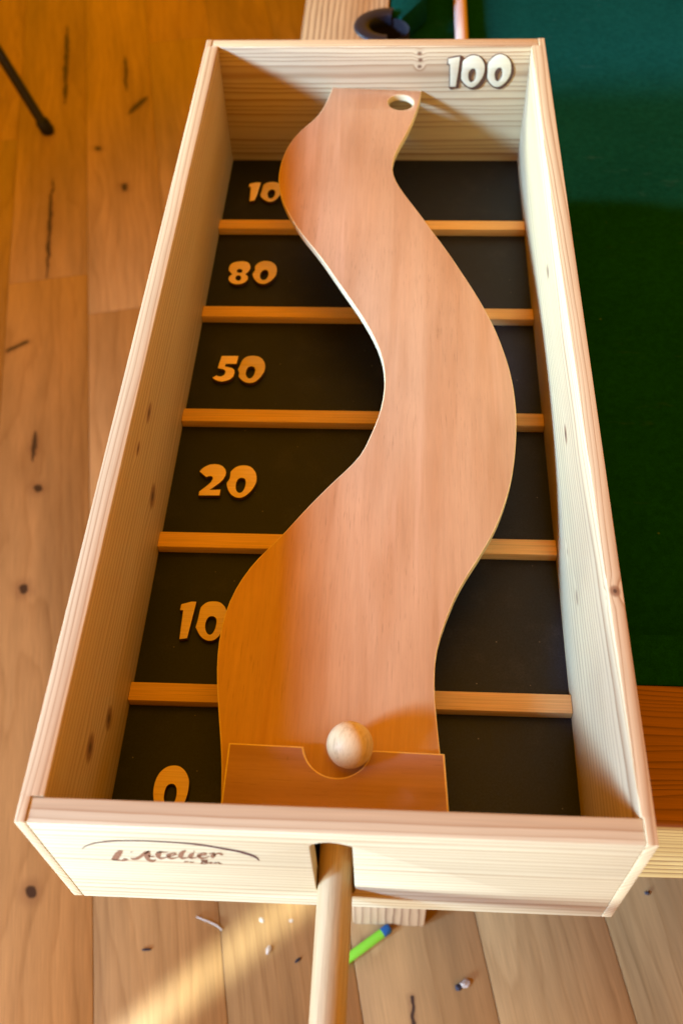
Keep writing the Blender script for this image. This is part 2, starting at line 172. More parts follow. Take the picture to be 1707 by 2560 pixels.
AX = {'X': 0, 'Y': 1, 'Z': 2}
def wood(name, early, late, axis='Y', pith=(0.1, 0.0), ring=0.006, wob=0.012, lowf=3.0, contrast=1.0,
         fibre=0.10, rough=0.55, knots=(), per_object=False, sharp=0.9, tone=0.12, spec=0.3, relief=0.15, marks=None, cluster=0.0):
    """solid wood: growth rings round a pith line that runs along `axis`, wandering with the grain, fine fibres and knots"""
    g = G(name)
    P = g.coord()
    if per_object:
        rnd = g.node('ObjectInfo').outputs['Random']
        off = g.node('CombineXYZ')
        for i, k in enumerate((0.9, 7.3, 0.31)): g.put(off.inputs[i], g.math('MULTIPLY', rnd, k if i != AX[axis] else 17.0))
        P0 = P; P = g.vmath('ADD', P, off.outputs[0])
    else: P0 = P
    sep = g.node('SeparateXYZ'); g.put(sep.inputs[0], P)
    ia = AX[axis]; iu, iv = [i for i in range(3) if i != ia]
    a, u, v = sep.outputs[ia], sep.outputs[iu], sep.outputs[iv]
    def vec(ku, kv, ka):
        s = [0, 0, 0]; s[iu] = ku; s[iv] = kv; s[ia] = ka
        return g.vmath('MULTIPLY', P, tuple(s))
    du = g.math('SUBTRACT', u, pith[0]); dv = g.math('SUBTRACT', v, pith[1])
    r = g.math('SQRT', g.math('ADD', g.math('MULTIPLY', du, du), g.math('MULTIPLY', dv, dv)))
    w1 = g.noise(vec(lowf * 4, lowf * 4, lowf), 1.0, 2.0, 0.5)
    r = g.math('MULTIPLY_ADD', g.math('SUBTRACT', w1, 0.5), wob * 2, r)
    w2 = g.noise(vec(60, 60, 9), 1.0, 2.0, 0.5)
    r = g.math('MULTIPLY_ADD', g.math('SUBTRACT', w2, 0.5), ring * 0.5, r)
    if cluster:
        cv = g.node('CombineXYZ'); g.put(cv.inputs[0], g.math('MULTIPLY', r, 38.0)); cv.inputs[1].default_value = pith[0] * 31
        cn = g.noise(cv.outputs[0], 1.0, 1.0)
        r = g.math('MULTIPLY_ADD', g.math('SUBTRACT', cn, 0.5), cluster, r)
    kmask = None
    for (kx, ky, kz, kr, ke) in knots:
        d = g.vmath('SUBTRACT', P0, (kx, ky, kz))
        sc = [1 / kr, 1 / kr, 1 / kr]; sc[ia] = 1 / (kr * ke)
        d = g.vmath('LENGTH', g.vmath('MULTIPLY', d, tuple(sc)))
        near = g.rng(d, 0.6, 3.0, 1.0, 0.0)
        r = g.math('MULTIPLY_ADD', near, ring * 0.4, r)
        core = g.rng(d, 0.55, 1.15, 1.0, 0.0)
        pupil = g.rng(d, 0.15, 0.5, 1.0, 0.0)
        kpup = pupil if kmask is None else g.math('MAXIMUM', kpup, pupil)
        kmask = core if kmask is None else g.math('MAXIMUM', kmask, core)
    t = g.math('FRACT', g.math('DIVIDE', r, ring))
    band = g.grey(t, [(0.0, 0.0), (0.35, 0.06), (0.68, 0.35), (sharp, 1.0), (min(sharp + 0.09, 1.0), 0.0)])
    amp = g.rng(g.noise(vec(25, 25, 1.2), 1.0, 2.0), 0.3, 0.7, 0.6, 1.15)
    band = g.math('MULTIPLY', g.math('MULTIPLY', band, amp), contrast)
    col = g.mix(band, early, late)
    big = g.noise(vec(14, 14, 1.5), 1.0, 3.0)
    bigc = g.grey(big, [(0.25, 1.0 - tone), (0.75, 1.0 + tone)])
    col = g.mix(1.0, col, bigc, 'MULTIPLY')
    fib = g.noise(vec(900, 900, 14), 1.0, 2.0, 0.6)
    fc = g.grey(fib, [(0.3, 1.0 - fibre), (0.7, 1.0 + fibre * 0.6)])
    col = g.mix(1.0, col, fc, 'MULTIPLY')
    if per_object:
        pc = g.grey(rnd, [(0.0, 0.86), (1.0, 1.12)]); col = g.mix(1.0, col, pc, 'MULTIPLY')
    if kmask is not None:
        col = g.mix(g.math('MULTIPLY', kmask, 0.8), col, (0.21, 0.085, 0.028))
        col = g.mix(g.math('MULTIPLY', kpup, 0.8), col, (0.05, 0.022, 0.01))
    if marks is not None: col = marks(g, col)
    g.bump(g.math('MULTIPLY_ADD', band, 0.6, fib), relief, 0.0006)
    return g.set(col, rough, spec)

def plain(name, c, rough=0.5, spec=0.4, metal=0.0, var=0.1, scale=200):
    g = G(name)
    n = g.noise(g.coord(), scale, 3)
    col = g.mix(1.0, c, g.grey(n, [(0.3, 1 - var), (0.7, 1 + var)]), 'MULTIPLY')
    return g.set(col, rough, spec, metal)

def veneer(name, c1, c2, axis='Y', rough=0.42, seed=0.0, flecks=0.38, tone=0.10):
    """thin rotary-cut tropical veneer: soft broad stripes, short dark pores along the grain"""
    g = G(name)
    P = g.vmath('ADD', g.coord(), (seed, seed * 0.7, 0.0))
    def vec(kc, ka): return g.vmath('MULTIPLY', P, (kc, ka, kc) if axis == 'Y' else (ka, kc, kc))
    stripe = g.noise(vec(26, 1.6), 1.0, 3.0, 0.6, 0.4)
    col = g.mix(g.rng(stripe, 0.34, 0.66), c1, c2)
    fine = g.noise(vec(380, 5), 1.0, 3.0, 0.7)
    col = g.mix(1.0, col, g.grey(fine, [(0.28, 0.92), (0.72, 1.06)]), 'MULTIPLY')
    pore = g.noise(vec(900, 26), 1.0, 2.0, 0.6)
    patch = g.rng(g.noise(vec(20, 5), 1.0, 2.0), 0.35, 0.65, 0.25, 1.0)
    pm = g.math('MULTIPLY', g.math('MULTIPLY', g.rng(pore, 0.58, 0.72), patch), flecks)
    col = g.mix(pm, col, tuple(0.42 * x for x in c2))
    blot = g.noise(vec(9, 5), 1.0, 3.0)
    col = g.mix(1.0, col, g.grey(blot, [(0.3, 1 - tone), (0.7, 1 + tone)]), 'MULTIPLY')
    pale = g.noise(vec(70, 0.9), 1.0, 2.0)
    col = g.mix(g.math('MULTIPLY', g.rng(pale, 0.60, 0.72), 0.22), col, tuple(min(1.0, 1.35 * x + 0.04) for x in c1))
    v = g.node('TexVoronoi'); v.inputs['Scale'].default_value = 34; g.put(v.inputs['Vector'], g.vmath('MULTIPLY', P, (1, 0.55, 1)))
    cs = g.node('SeparateColor'); g.put(cs.inputs[0], v.outputs['Color'])
    dent = g.math('MULTIPLY', g.rng(v.outputs['Distance'], 0.02, 0.06, 1.0, 0.0), g.math('GREATER_THAN', cs.outputs[0], 0.82))
    col = g.mix(g.math('MULTIPLY', dent, 0.5), col, g.ramp(cs.outputs[1], [(0.45, tuple(0.5 * x for x in c2)), (0.55, tuple(min(1.0, 1.5 * x) for x in c1))]))
    g.bump(g.math('SUBTRACT', fine, g.math('MULTIPLY', pm, 0.7)), 0.10, 0.0005)
    return g.set(col, rough, 0.4)

# ------------------------------------------------------------------ materials
PE, PL = (0.62, 0.46, 0.20), (0.31, 0.145, 0.042)
M = {}
M['pine_left'] = wood('pine_left', PE, PL, 'Y', (-1.05, -0.45), 0.0037, 0.011, 1.4, 0.8, 0.10, 0.55, cluster=0.018, knots=
    [(-.1934, .404, .123, .0055, 2.6), (-.1934, .353, .131, .0040, 2.4), (-.1934, .354, .060, .0095, 1.6), (-.1934, .126, .056, .0090, 1.3), (-.1934, .086, .089, .0095, 1.4)])
M['pine_right'] = wood('pine_right', PE, PL, 'Y', (-0.65, 0.61), 0.0037, 0.011, 1.4, 0.8, 0.09, 0.55, cluster=0.018, knots=
    [(.204, .192, .165, .0045, 1.3), (.1965, .190, .158, .0022, 2.0), (.1945, .241, .077, .0025, 4), (.1945, .627, .109, .0040, 3), (.1945, .404, .102, .0045, 3), (.1945, .30, .06, .002, 3)])
M['pine_front'] = wood('pine_front', (0.57, 0.455, 0.215), (0.36, 0.205, 0.07), 'X', (0.81, -0.52), 0.0043, 0.004, 1.5, 0.9, 0.08, 0.5, cluster=0.022)
M['pine_back'] = wood('pine_back', PE, PL, 'X', (1.79, -0.52), 0.0048, 0.005, 1.5, 1.0, 0.08, 0.5, cluster=0.034, knots=
    [(.0569, .982, .155, .0030, 1.2), (.0582, .982, .1466, .0030, 1.2), (.0574, .982, .138, .0028, 1.2)])
M['ramp_top'] = veneer('ramp_veneer', (0.55, 0.305, 0.118), (0.47, 0.232, 0.080), 'Y')
M['pad_top'] = veneer('pad_veneer', (0.42, 0.215, 0.14), (0.33, 0.15, 0.09), 'X', 0.45, 3.1, 0.35)
M['ply_edge'] = wood('ply_edge', (0.82, 0.62, 0.26), (0.66, 0.43, 0.14), 'X', (0.5, 5.0), 0.0016, 0.0005, 3, 0.6, 0.06, 0.55)
M['slat'] = wood('beech', (0.78, 0.47, 0.155), (0.64, 0.35, 0.10), 'X', (0.05, 0.02), 0.0040, 0.004, 3.0, 0.5, 0.16, 0.5, per_object=True)
M['dowel'] = wood('beech_dowel', (0.45, 0.305, 0.125), (0.31, 0.18, 0.062), 'Y', (0.03, 0.03), 0.0036, 0.003, 2.0, 0.6, 0.14, 0.45)
M['cue'] = wood('cue_wood', (0.74, 0.52, 0.32), (0.62, 0.4, 0.22), 'Y', (0.2, 0.03), 0.004, 0.003, 2.0, 0.5, 0.1, 0.4)
M['digit_top'] = wood('digit_ply', (0.88, 0.63, 0.31), (0.74, 0.48, 0.21), 'X', (0.5, 0.3), 0.0050, 0.006, 6, 0.45, 0.08, 0.6, per_object=True)
M['digit_white'] = wood('digit_white_ply', (0.72, 0.60, 0.29), (0.66, 0.51, 0.23), 'X', (0.5, 0.3), 0.006, 0.004, 5, 0.4, 0.05, 0.6)
M['burnt'] = plain('laser_burnt_edge', (0.075, 0.030, 0.012), 0.75, 0.2, 0, 0.3, 500)
M['burnt_wall'] = plain('laser_burnt_edge_light', (0.12, 0.058, 0.024), 0.75, 0.2, 0, 0.25, 500)
M['engrave'] = plain('engraved_brown', (0.22, 0.095, 0.035), 0.8, 0.15, 0, 0.25, 900)
M['engrave_dark'] = plain('engraved_dark_brown', (0.085, 0.032, 0.018), 0.8, 0.15, 0, 0.2, 900)
def ball_material():
    g = G('ball_wood'); P = g.coord()
    n = g.noise(g.vmath('MULTIPLY', P, (260, 45, 260)), 1.0, 4, 0.65)
    col = g.ramp(n, [(0.3, (0.55, 0.36, 0.12)), (0.52, (0.74, 0.545, 0.22)), (0.8, (0.62, 0.41, 0.14))])
    return g.set(col, 0.55, 0.25)
M['ball'] = ball_material()
def panel_material():
    g = G('black_film_panel'); P = g.coord()
    fine = g.noise(P, 1600, 2, 0.6)
    big = g.noise(P, 9, 3)
    col = g.ramp(big, [(0.3, (0.0050, 0.0072, 0.0105)), (0.7, (0.0080, 0.0108, 0.0150))])
    v = g.node('TexVoronoi'); v.inputs['Scale'].default_value = 105; g.put(v.inputs['Vector'], P)
    sp = g.rng(v.outputs['Distance'], 0.04, 0.085, 1.0, 0.0)
    cs = g.node('SeparateColor'); g.put(cs.inputs[0], v.outputs['Color'])
    sp = g.math('MULTIPLY', sp, g.math('GREATER_THAN', cs.outputs[0], 0.80))
    col = g.mix(g.math('MULTIPLY', sp, 0.5), col, (0.30, 0.24, 0.17))
    hz = g.noise(P, 22, 4, 0.65)
    col = g.mix(g.math('MULTIPLY', g.rng(hz, 0.5, 0.75), 0.16), col, (0.06, 0.055, 0.05))
    mot = g.noise(P, 520, 2, 0.7)
    col = g.mix(1.0, col, g.grey(mot, [(0.3, 0.55), (0.7, 1.5)]), 'MULTIPLY')
    g.bump(fine, 0.35, 0.0005)
    return g.set(col, g.math('MULTIPLY_ADD', big, 0.15, 0.40), 0.30)
M['panel'] = panel_material()
def felt_material():
    g = G('green_felt'); P = g.coord()
    fine = g.noise(P, 900, 3, 0.7); big = g.noise(P, 5, 3)
    col = g.ramp(big, [(0.3, (0.004, 0.044, 0.026)), (0.7, (0.005, 0.054, 0.032))])
    col = g.mix(1.0, col, g.grey(fine, [(0.3, 0.75), (0.7, 1.25)]), 'MULTIPLY')
    v = g.node('TexVoronoi'); v.inputs['Scale'].default_value = 38; g.put(v.inputs['Vector'], P)
    cs = g.node('SeparateColor'); g.put(cs.inputs[0], v.outputs['Color'])
    sp = g.math('MULTIPLY', g.rng(v.outputs['Distance'], 0.025, 0.06, 1.0, 0.0), g.math('GREATER_THAN', cs.outputs[0], 0.8))
    col = g.mix(g.math('MULTIPLY', sp, 0.5), col, (0.10, 0.16, 0.10))
    mid = g.noise(P, 130, 4, 0.7)
    col = g.mix(1.0, col, g.grey(mid, [(0.3, 0.80), (0.7, 1.22)]), 'MULTIPLY')
    ch = g.noise(g.vmath('MULTIPLY', P, (14, 40, 1)), 1.0, 3, 0.6)
    col = g.mix(g.math('MULTIPLY', g.rng(ch, 0.62, 0.80), 0.30), col, (0.06, 0.13, 0.10))
    wv = g.noise(g.vmath('MULTIPLY', P, (2600, 2600, 2600)), 1.0, 1.0)
    g.bump(g.math('ADD', fine, wv), 0.45, 0.0006)
    m = g.set(col, 0.95, 0.0)
    g.b.inputs['Sheen Weight'].default_value = 0.0
    g.b.inputs['Sheen Tint'].default_value = (0.5, 0.9, 0.7, 1)
    return m
M['felt'] = felt_material()
M['rail_near'] = wood('shaded_pine_near_rail', (0.30, 0.125, 0.045), (0.10, 0.036, 0.016), 'X', (-0.25, -0.25), 0.0055, 0.016, 3.0, 0.85, 0.16, 0.55, cluster=0.05, knots=
    [(.305, .122, 0, .0012, 2), (.315, .14, 0, .0012, 2), (.31, .105, 0, .0010, 2), (.300, .158, 0, .0010, 2)], relief=0.5)  # the box's shade on the rail top is put into this darker colour
M['rail_lit'] = wood('lit_pine_rail_face', (0.48, 0.31, 0.085), (0.19, 0.09, 0.02), 'X', (-0.25, -0.25), 0.0046, 0.006, 2.0, 1.0, 0.14, 0.7, cluster=0.02, relief=0.5)  # paler copy of the rail's pine, window light on its front painted in
M['rail_left'] = wood('old_pine_left_rail', (0.52, 0.345, 0.135), (0.17, 0.08, 0.024), 'Y', (-0.40, -0.20), 0.0078, 0.008, 2.0, 1.0, 0.12, 0.6, relief=0.5)
M['leg_wood'] = wood('old_pine_leg', (0.56, 0.39, 0.18), (0.22, 0.11, 0.04), 'Z', (0.35, 0.4), 0.0085, 0.006, 2.0, 1.0, 0.12, 0.6, relief=0.4)
M['black_metal'] = plain('black_painted_metal', (0.012, 0.012, 0.014), 0.28, 0.5, 0, 0.15, 60)
M['black_plastic'] = plain('black_plastic', (0.006, 0.007, 0.010), 0.45, 0.35, 0, 0.15, 60)
M['pocket_dark'] = plain('dark_pocket_leather', (0.02, 0.016, 0.014), 0.8, 0.2, 0, 0.2, 100)
M['foam_green'] = plain('green_foam', (0.23, 0.66, 0.035), 0.85, 0.2, 0, 0.1, 900)
M['rubber_blue'] = plain('blue_rubber', (0.01, 0.13, 0.36), 0.5, 0.4, 0, 0.1, 100)
M['thread'] = plain('grey_thread', (0.50, 0.47, 0.34), 0.8, 0.2, 0, 0.1, 900)
M['scrap'] = plain('pale_scrap', (0.50, 0.44, 0.30), 0.8, 0.2, 0, 0.15, 900)
M['dark_scrap'] = plain('dark_scrap', (0.03, 0.028, 0.03), 0.6, 0.3, 0, 0.15, 900)
M['underfloor'] = plain('dusty_joint', (0.30, 0.24, 0.17), 0.9, 0.1)

def floor_marks(g, col, MARKS):
    P = g.node('TexCoord'); P.object = FLOOR
    P = P.outputs['Object']
    sep = g.node('SeparateXYZ'); g.put(sep.inputs[0], P)
    jx = g.noise(g.vmath('MULTIPLY', P, (60, 25, 1)), 1.0, 3)
    u = g.math('MULTIPLY_ADD', g.math('SUBTRACT', jx, 0.5), 0.018, sep.outputs[0]); v = sep.outputs[1]
    core = halo = None
    for (ax, ay, bx, by, r) in MARKS:
        dx, dy = bx - ax, by - ay; L2 = dx * dx + dy * dy + 1e-9
        pu = g.math('SUBTRACT', u, ax); pv = g.math('SUBTRACT', v, ay)
        t = g.math('DIVIDE', g.math('ADD', g.math('MULTIPLY', pu, dx), g.math('MULTIPLY', pv, dy)), L2, clamp=True)
        eu = g.math('SUBTRACT', pu, g.math('MULTIPLY', t, dx)); ev = g.math('SUBTRACT', pv, g.math('MULTIPLY', t, dy))
        d = g.math('SQRT', g.math('ADD', g.math('MULTIPLY', eu, eu), g.math('MULTIPLY', ev, ev)))
        # long cracks taper towards their ends
        if L2 > 0.003:
            tt = g.math('MULTIPLY', g.math('MULTIPLY', t, g.math('SUBTRACT', 1.0, t)), 4.0)
            d = g.math('DIVIDE', d, g.math('MULTIPLY_ADD', tt, 0.75, 0.25))
        c = g.rng(d, r * 0.55, r * 1.0, 1.0, 0.0); h = g.rng(d, r * 0.6, r * 3.0, 1.0, 0.0)
        core = c if core is None else g.math('MAXIMUM', core, c)
        halo = h if halo is None else g.math('MAXIMUM', halo, h)
    col = g.mix(g.math('MULTIPLY', halo, 0.45), col, (0.20, 0.095, 0.035))
    return g.mix(g.math('MULTIPLY', core, 0.93), col, (0.030, 0.017, 0.012))

# ------------------------------------------------------------------ mesh helpers
def finish(me, mats, smooth_angle=35):
    for m in mats: me.materials.append(m)
    me.polygons.foreach_set('use_smooth', [True] * len(me.polygons))
    me.set_sharp_from_angle(angle=R(smooth_angle))
    me.update()
def add(name, me, parent=None, label=None, category=None, group=None, kind=None):
    o = bpy.data.objects.new(name, me); COL.objects.link(o)
    if parent is not None:
        o.parent = parent
        o.matrix_parent_inverse = PINV.get(parent.name, Matrix.Identity(4))
    if label: o['label'] = label
    if category: o['category'] = category
    if group: o['group'] = group
    if kind: o['kind'] = kind
    return o
PINV = {}
def empty(name, loc, label, category, rz=0.0):
    o = bpy.data.objects.new(name, None); COL.objects.link(o)
    o.location = loc; o.rotation_euler = (0, 0, rz); o.empty_display_size = 0.05
    o['label'] = label; o['category'] = category
    PINV[o.name] = (Matrix.Translation(loc) @ Matrix.Rotation(rz, 4, 'Z')).inverted()
    return o
def from_bm(bm, name, mats, ang=35):
    bmesh.ops.recalc_face_normals(bm, faces=bm.faces)
    me = bpy.data.meshes.new(name); bm.to_mesh(me); bm.free(); finish(me, mats, ang); return me
def box_mesh(name, lo, hi, mats, bevel=0.0012, seg=2):
    bm = bmesh.new()
    bmesh.ops.create_cube(bm, size=1.0)
    for v in bm.verts:
        v.co = Vector([lo[i] + (v.co[i] + 0.5) * (hi[i] - lo[i]) for i in range(3)])
    if bevel: bmesh.ops.bevel(bm, geom=list(bm.edges), offset=bevel, segments=seg, profile=0.5, affect='EDGES')
    return from_bm(bm, name, mats)
def smooth_loop(pts, n=4):
    """closed Catmull-Rom through the points"""
    out = []; N = len(pts)
    for i in range(N):
        p0, p1, p2, p3 = [Vector(pts[(i + k) % N]) for k in (-1, 0, 1, 2)]
        for j in range(n):
            t = j / n
            out.append(tuple(0.5 * ((2 * p1) + (p2 - p0) * t + (2 * p0 - 5 * p1 + 4 * p2 - p3) * t * t + (3 * p1 - p0 - 3 * p2 + p3) * t ** 3)))
    return out
def sheet(name, loops, thick, bevel, mats, face_mat=0, edge_mat=0, fn=None, bevel_mat=None, res=1):
    """a flat board cut to the loops (first outer, others holes) in its own XY, from z=-thick to 0, with eased edges"""
    cu = bpy.data.curves.new(name, 'CURVE'); cu.dimensions = '2D'; cu.fill_mode = 'BOTH'
    for lp in loops:
        sp = cu.splines.new('POLY'); sp.points.add(len(lp) - 1)
        for p, q in zip(sp.points, lp): p.co = (q[0], q[1], 0, 1)
        sp.use_cyclic_u = True
    cu.extrude = thick / 2 - bevel; cu.bevel_depth = bevel; cu.bevel_resolution = res; cu.offset = -bevel
    ob = bpy.data.objects.new('tmp', cu); COL.objects.link(ob)
    dg = bpy.context.evaluated_depsgraph_get()
    me = bpy.data.meshes.new_from_object(ob.evaluated_get(dg))
    bpy.data.objects.remove(ob); bpy.data.curves.remove(cu)
    me.name = name; me.materials.clear()
    bm = bmesh.new(); bm.from_mesh(me)
    bmesh.ops.remove_doubles(bm, verts=bm.verts, dist=1e-6)
    bmesh.ops.recalc_face_normals(bm, faces=bm.faces)
    for f in bm.faces:
        nz = abs(f.normal.z)
        f.material_index = face_mat if nz > 0.98 else edge_mat
    for v in bm.verts:
        v.co.z -= thick / 2
        if fn: v.co = Vector(fn(v.co))
    bmesh.ops.recalc_face_normals(bm, faces=bm.faces)
    bm.to_mesh(me); bm.free(); finish(me, mats, 40)
    return me
def tube(name, pts, rad, mats, seg=24, cap=True, rnd=0.0):
    """round bar through the points; rad may be a list"""
    bm = bmesh.new(); rings = []
    pts = [Vector(p) for p in pts]
    rs = rad if isinstance(rad, (list, tuple)) else [rad] * len(pts)
    for i, p in enumerate(pts):
        d = (pts[min(i + 1, len(pts) - 1)] - pts[max(i - 1, 0)]).normalized()
        x = d.orthogonal().normalized() if i == 0 else (x - x.dot(d) * d).normalized()
        y = d.cross(x)
        rings.append([bm.verts.new(p + rs[i] * (math.cos(a) * x + math.sin(a) * y)) for a in [2 * math.pi * k / seg for k in range(seg)]])
    for a, b in zip(rings, rings[1:]):
        for k in range(seg): bm.faces.new((a[k], a[(k + 1) % seg], b[(k + 1) % seg], b[k]))
    if cap: bm.faces.new(rings[0][::-1]); bm.faces.new(rings[-1])
    return from_bm(bm, name, mats, 40)

# ------------------------------------------------------------------ the floor: oak boards, 0.7 m below the game
TH = 11.7; PW = 0.1825; FZ = -0.70
bm = bmesh.new(); bmesh.ops.create_grid(bm, x_segments=1, y_segments=1, size=4.0)
FLOOR = add('floor', from_bm(bm, 'floor', [M['underfloor']]), kind='structure')
FLOOR.location = (0, 1.5, FZ - 0.0022); FLOOR.rotation_euler = (0, 0, R(TH))
def to_floor(u, v):
    """board coordinates (measured about the origin) -> floor-object coordinates"""
    c, s = math.cos(R(TH)), math.sin(R(TH))
    return (u - 1.5 * s, v - 1.5 * c)
FLOOR_MARKS = [to_floor(a, b) + to_floor(c, d) + (r,) for a, b, c, d, r in FLOOR_MARKS]
def oak(name, marks=None):
    return wood(name, (0.45, 0.275, 0.092), (0.27, 0.14, 0.038), 'Y', (0.35, -0.35), 0.012, 0.035, 1.6, 0.42, 0.20, 0.42,
                per_object=True, tone=0.28, spec=0.35, relief=0.12, marks=(lambda g, col: floor_marks(g, col, marks)) if marks else None)
M['oak'] = oak('oak_boards')
PLEN = 2.2
plank = box_mesh('floor_board', (-PW / 2 + .0006, -PLEN / 2 + .0006, 0), (PW / 2 - .0006, PLEN / 2 - .0006, 0.012), [M['oak']], 0.0008, 2)
for k in range(-9, 12):
    u = -0.348 + PW * (k + 0.5)
    st = (k * 0.731) % 1.0 * PLEN
    if k == 0: st = 1.5515 - PLEN / 2
    for j in range(-2, 4):
        v = st + j * PLEN
        if v < -2.0 or v > 5.2: continue
        q = to_floor(u, v)
        mine = [m for m in FLOOR_MARKS if abs((m[0] + m[2]) / 2 - q[0]) < PW / 2 and abs((m[1] + m[3]) / 2 - q[1]) < PLEN / 2]
        me = plank
        if mine:
            me = plank.copy(); me.materials.clear(); me.materials.append(oak('oak_board_with_knots', mine))
        o = add('floor_board', me, FLOOR); o.location = (q[0], q[1], -0.0098)

# ------------------------------------------------------------------ the table under the game
T = empty('pool_table', (0.4, 0.9, FZ), 'wooden pool table with green felt that the game box rests on', 'table')
notch = [(0.012 + .034 * math.cos(a), 1.350 + .034 * math.sin(a)) for a in [R(x) for x in range(270, 89, -12)]]
rail_l = [(-.125, .2012), (.012, .2012)] + notch + [(.012, 2.9), (-.125, 2.9)]
o = add('rail', sheet('rail', [rail_l], .136, .004, [M['rail_left']]), T)
nr = box_mesh('rail', (-.125, .0728, -.136), (1.6, .2008, 0), [M['rail_near'], M['rail_lit']], .004, 3)
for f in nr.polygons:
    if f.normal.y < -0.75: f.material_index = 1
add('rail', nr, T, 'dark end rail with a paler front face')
leg = box_mesh('leg', (-.010, .168, FZ + .001), (.092, .270, -.1365), [M['leg_wood']], .003)
add('leg', leg, T)
add('bed', box_mesh('bed', (.0124, .2012, -.08), (1.6, 2.9, -.05), [M['felt']], 0), T, 'green felt playing surface')
def cushion(nm, outline):
    add('cushion', sheet(nm, [outline], .046, .004, [M['felt']], fn=lambda c: (c.x, c.y, c.z - .003)), T)
cushion('cushion_near', [(.075, .2012), (1.6, .2012), (1.6, .2546), (.115, .2546)])
cushion('cushion_left', [(.0124, .275), (.068, .31), (.068, 1.26), (.0124, 1.308)])
cushion('cushion_far', [(.0124, 1.392), (.034, 1.382), (.074, 1.455), (.072, 2.9), (.0124, 2.9)])
# pocket: black ring over the notch and the cup below
def pocket_ring():
    bm = bmesh.new(); rows = []
    prof = [(.030, -.014), (.030, .001), (.032, .0032), (.040, .0046), (.050, .0042), (.0538, .0024), (.0548, .0004)]
    for k in range(0, 25):
        a = R(82 + 186 * k / 24)
        rows.append([bm.verts.new((.012 + r * math.cos(a), 1.350 + r * math.sin(a), z)) for r, z in prof])
    for a, b in zip(rows, rows[1:]):
        for i in range(len(prof) - 1): bm.faces.new((a[i], b[i], b[i + 1], a[i + 1]))
    bm.faces.new(rows[0]); bm.faces.new(rows[-1][::-1])
    return from_bm(bm, 'pocket_ring', [M['black_plastic']], 50)
pk = add('pocket_ring', pocket_ring(), T, 'black ring of the side pocket')
def pocket_cup():
    bm = bmesh.new(); rows = []
    for z, r in ((-.004, .0335), (-.05, .0330), (-.085, .028), (-.10, .015)):
        rows.append([bm.verts.new((.012 + r * math.cos(2 * math.pi * k / 28), 1.350 + r * math.sin(2 * math.pi * k / 28), z)) for k in range(28)])
    for a, b in zip(rows, rows[1:]):
        for k in range(28): bm.faces.new((a[k], b[k], b[(k + 1) % 28], a[(k + 1) % 28]))
    bm.faces.new(rows[-1])
    return from_bm(bm, 'pocket_cup', [M['pocket_dark']], 50)
add('pocket_cup', pocket_cup(), pk)

# cue lying on the felt, behind the game
cu = add('cue_stick', tube('cue_stick', [(.132, 1.06, -.0395), (.131, 1.6, -.0395), (.129, 2.45, -.0395)], [.0112, .0108, .0095], [M['cue']]),
         None, 'pale wooden cue lying on the green felt behind the game box', 'cue')

# ------------------------------------------------------------------ the game box
H = 0.165; W2 = 0.21; LEN = 0.9995; RB = 0.202; IN = 0.1934; TF = 0.0182; YB = 0.9823; ZP = 0.004
B = empty('game_box', (0, 0.5, 0), 'long open pine box of the ball game, with numbered black compartments', 'game box')
def side_board(sgn, name, mat):
    """side board with a rabbet at both ends; the right one is eased away along its inner top edge towards the viewer"""
    bm = bmesh.new(); rows = []
    ys = [TF + 0.0002, .05, .1, .2, .35, .5, .7, .85, YB - .0002]
    def section(y, full=True):
        xin = IN; xtop = IN
        if sgn > 0: xtop = IN + max(0.0, (0.62 - y)) * 0.0125
        return [(W2, 0), (W2, H), (xtop, H), (xin, 0.07), (xin, 0)]
    rows = [[bm.verts.new((sgn * x, y, z)) for x, z in section(y)] for y in ys]
    for a, b in zip(rows, rows[1:]):
        for k in range(5): bm.faces.new((a[k], a[(k + 1) % 5], b[(k + 1) % 5], b[k]))
    # the rabbet tongues at each end
    for row, ye in ((rows[0], 0.0), (rows[-1], LEN)):
        t = [bm.verts.new((sgn * x, row[0].co.y, z)) for x, z in ((RB + .0004, H), (RB + .0004, 0))]
        e = [bm.verts.new((sgn * x, ye, z)) for x, z in ((W2, 0), (W2, H), (RB + .0004, H), (RB + .0004, 0))]
        bm.faces.new((row[0], row[1], e[1], e[0])); bm.faces.new((row[1], t[0], e[2], e[1]))
        bm.faces.new((t[0], t[1], e[3], e[2])); bm.faces.new((t[1], row[0], e[0], e[3])); bm.faces.new(e)
        bm.faces.new((t[0], row[2], row[3], row[4], t[1]))
        # close the top and bottom of the end row
        f = bm.faces.new((row[1], row[2], t[0])); f = bm.faces.new((row[0], t[1], row[4]))
    bmesh.ops.recalc_face_normals(bm, faces=bm.faces)
    sharp = [e for e in bm.edges if len(e.link_faces) == 2 and e.calc_face_angle(0) > R(40)]
    bmesh.ops.bevel(bm, geom=sharp, offset=0.0014, segments=2, profile=0.6, affect='EDGES', clamp_overlap=True)
    return add('side_board', from_bm(bm, name, [mat], 40), B)
side_board(-1, 'side_board_left', M['pine_left'])
side_board(1, 'side_board_right', M['pine_right'])
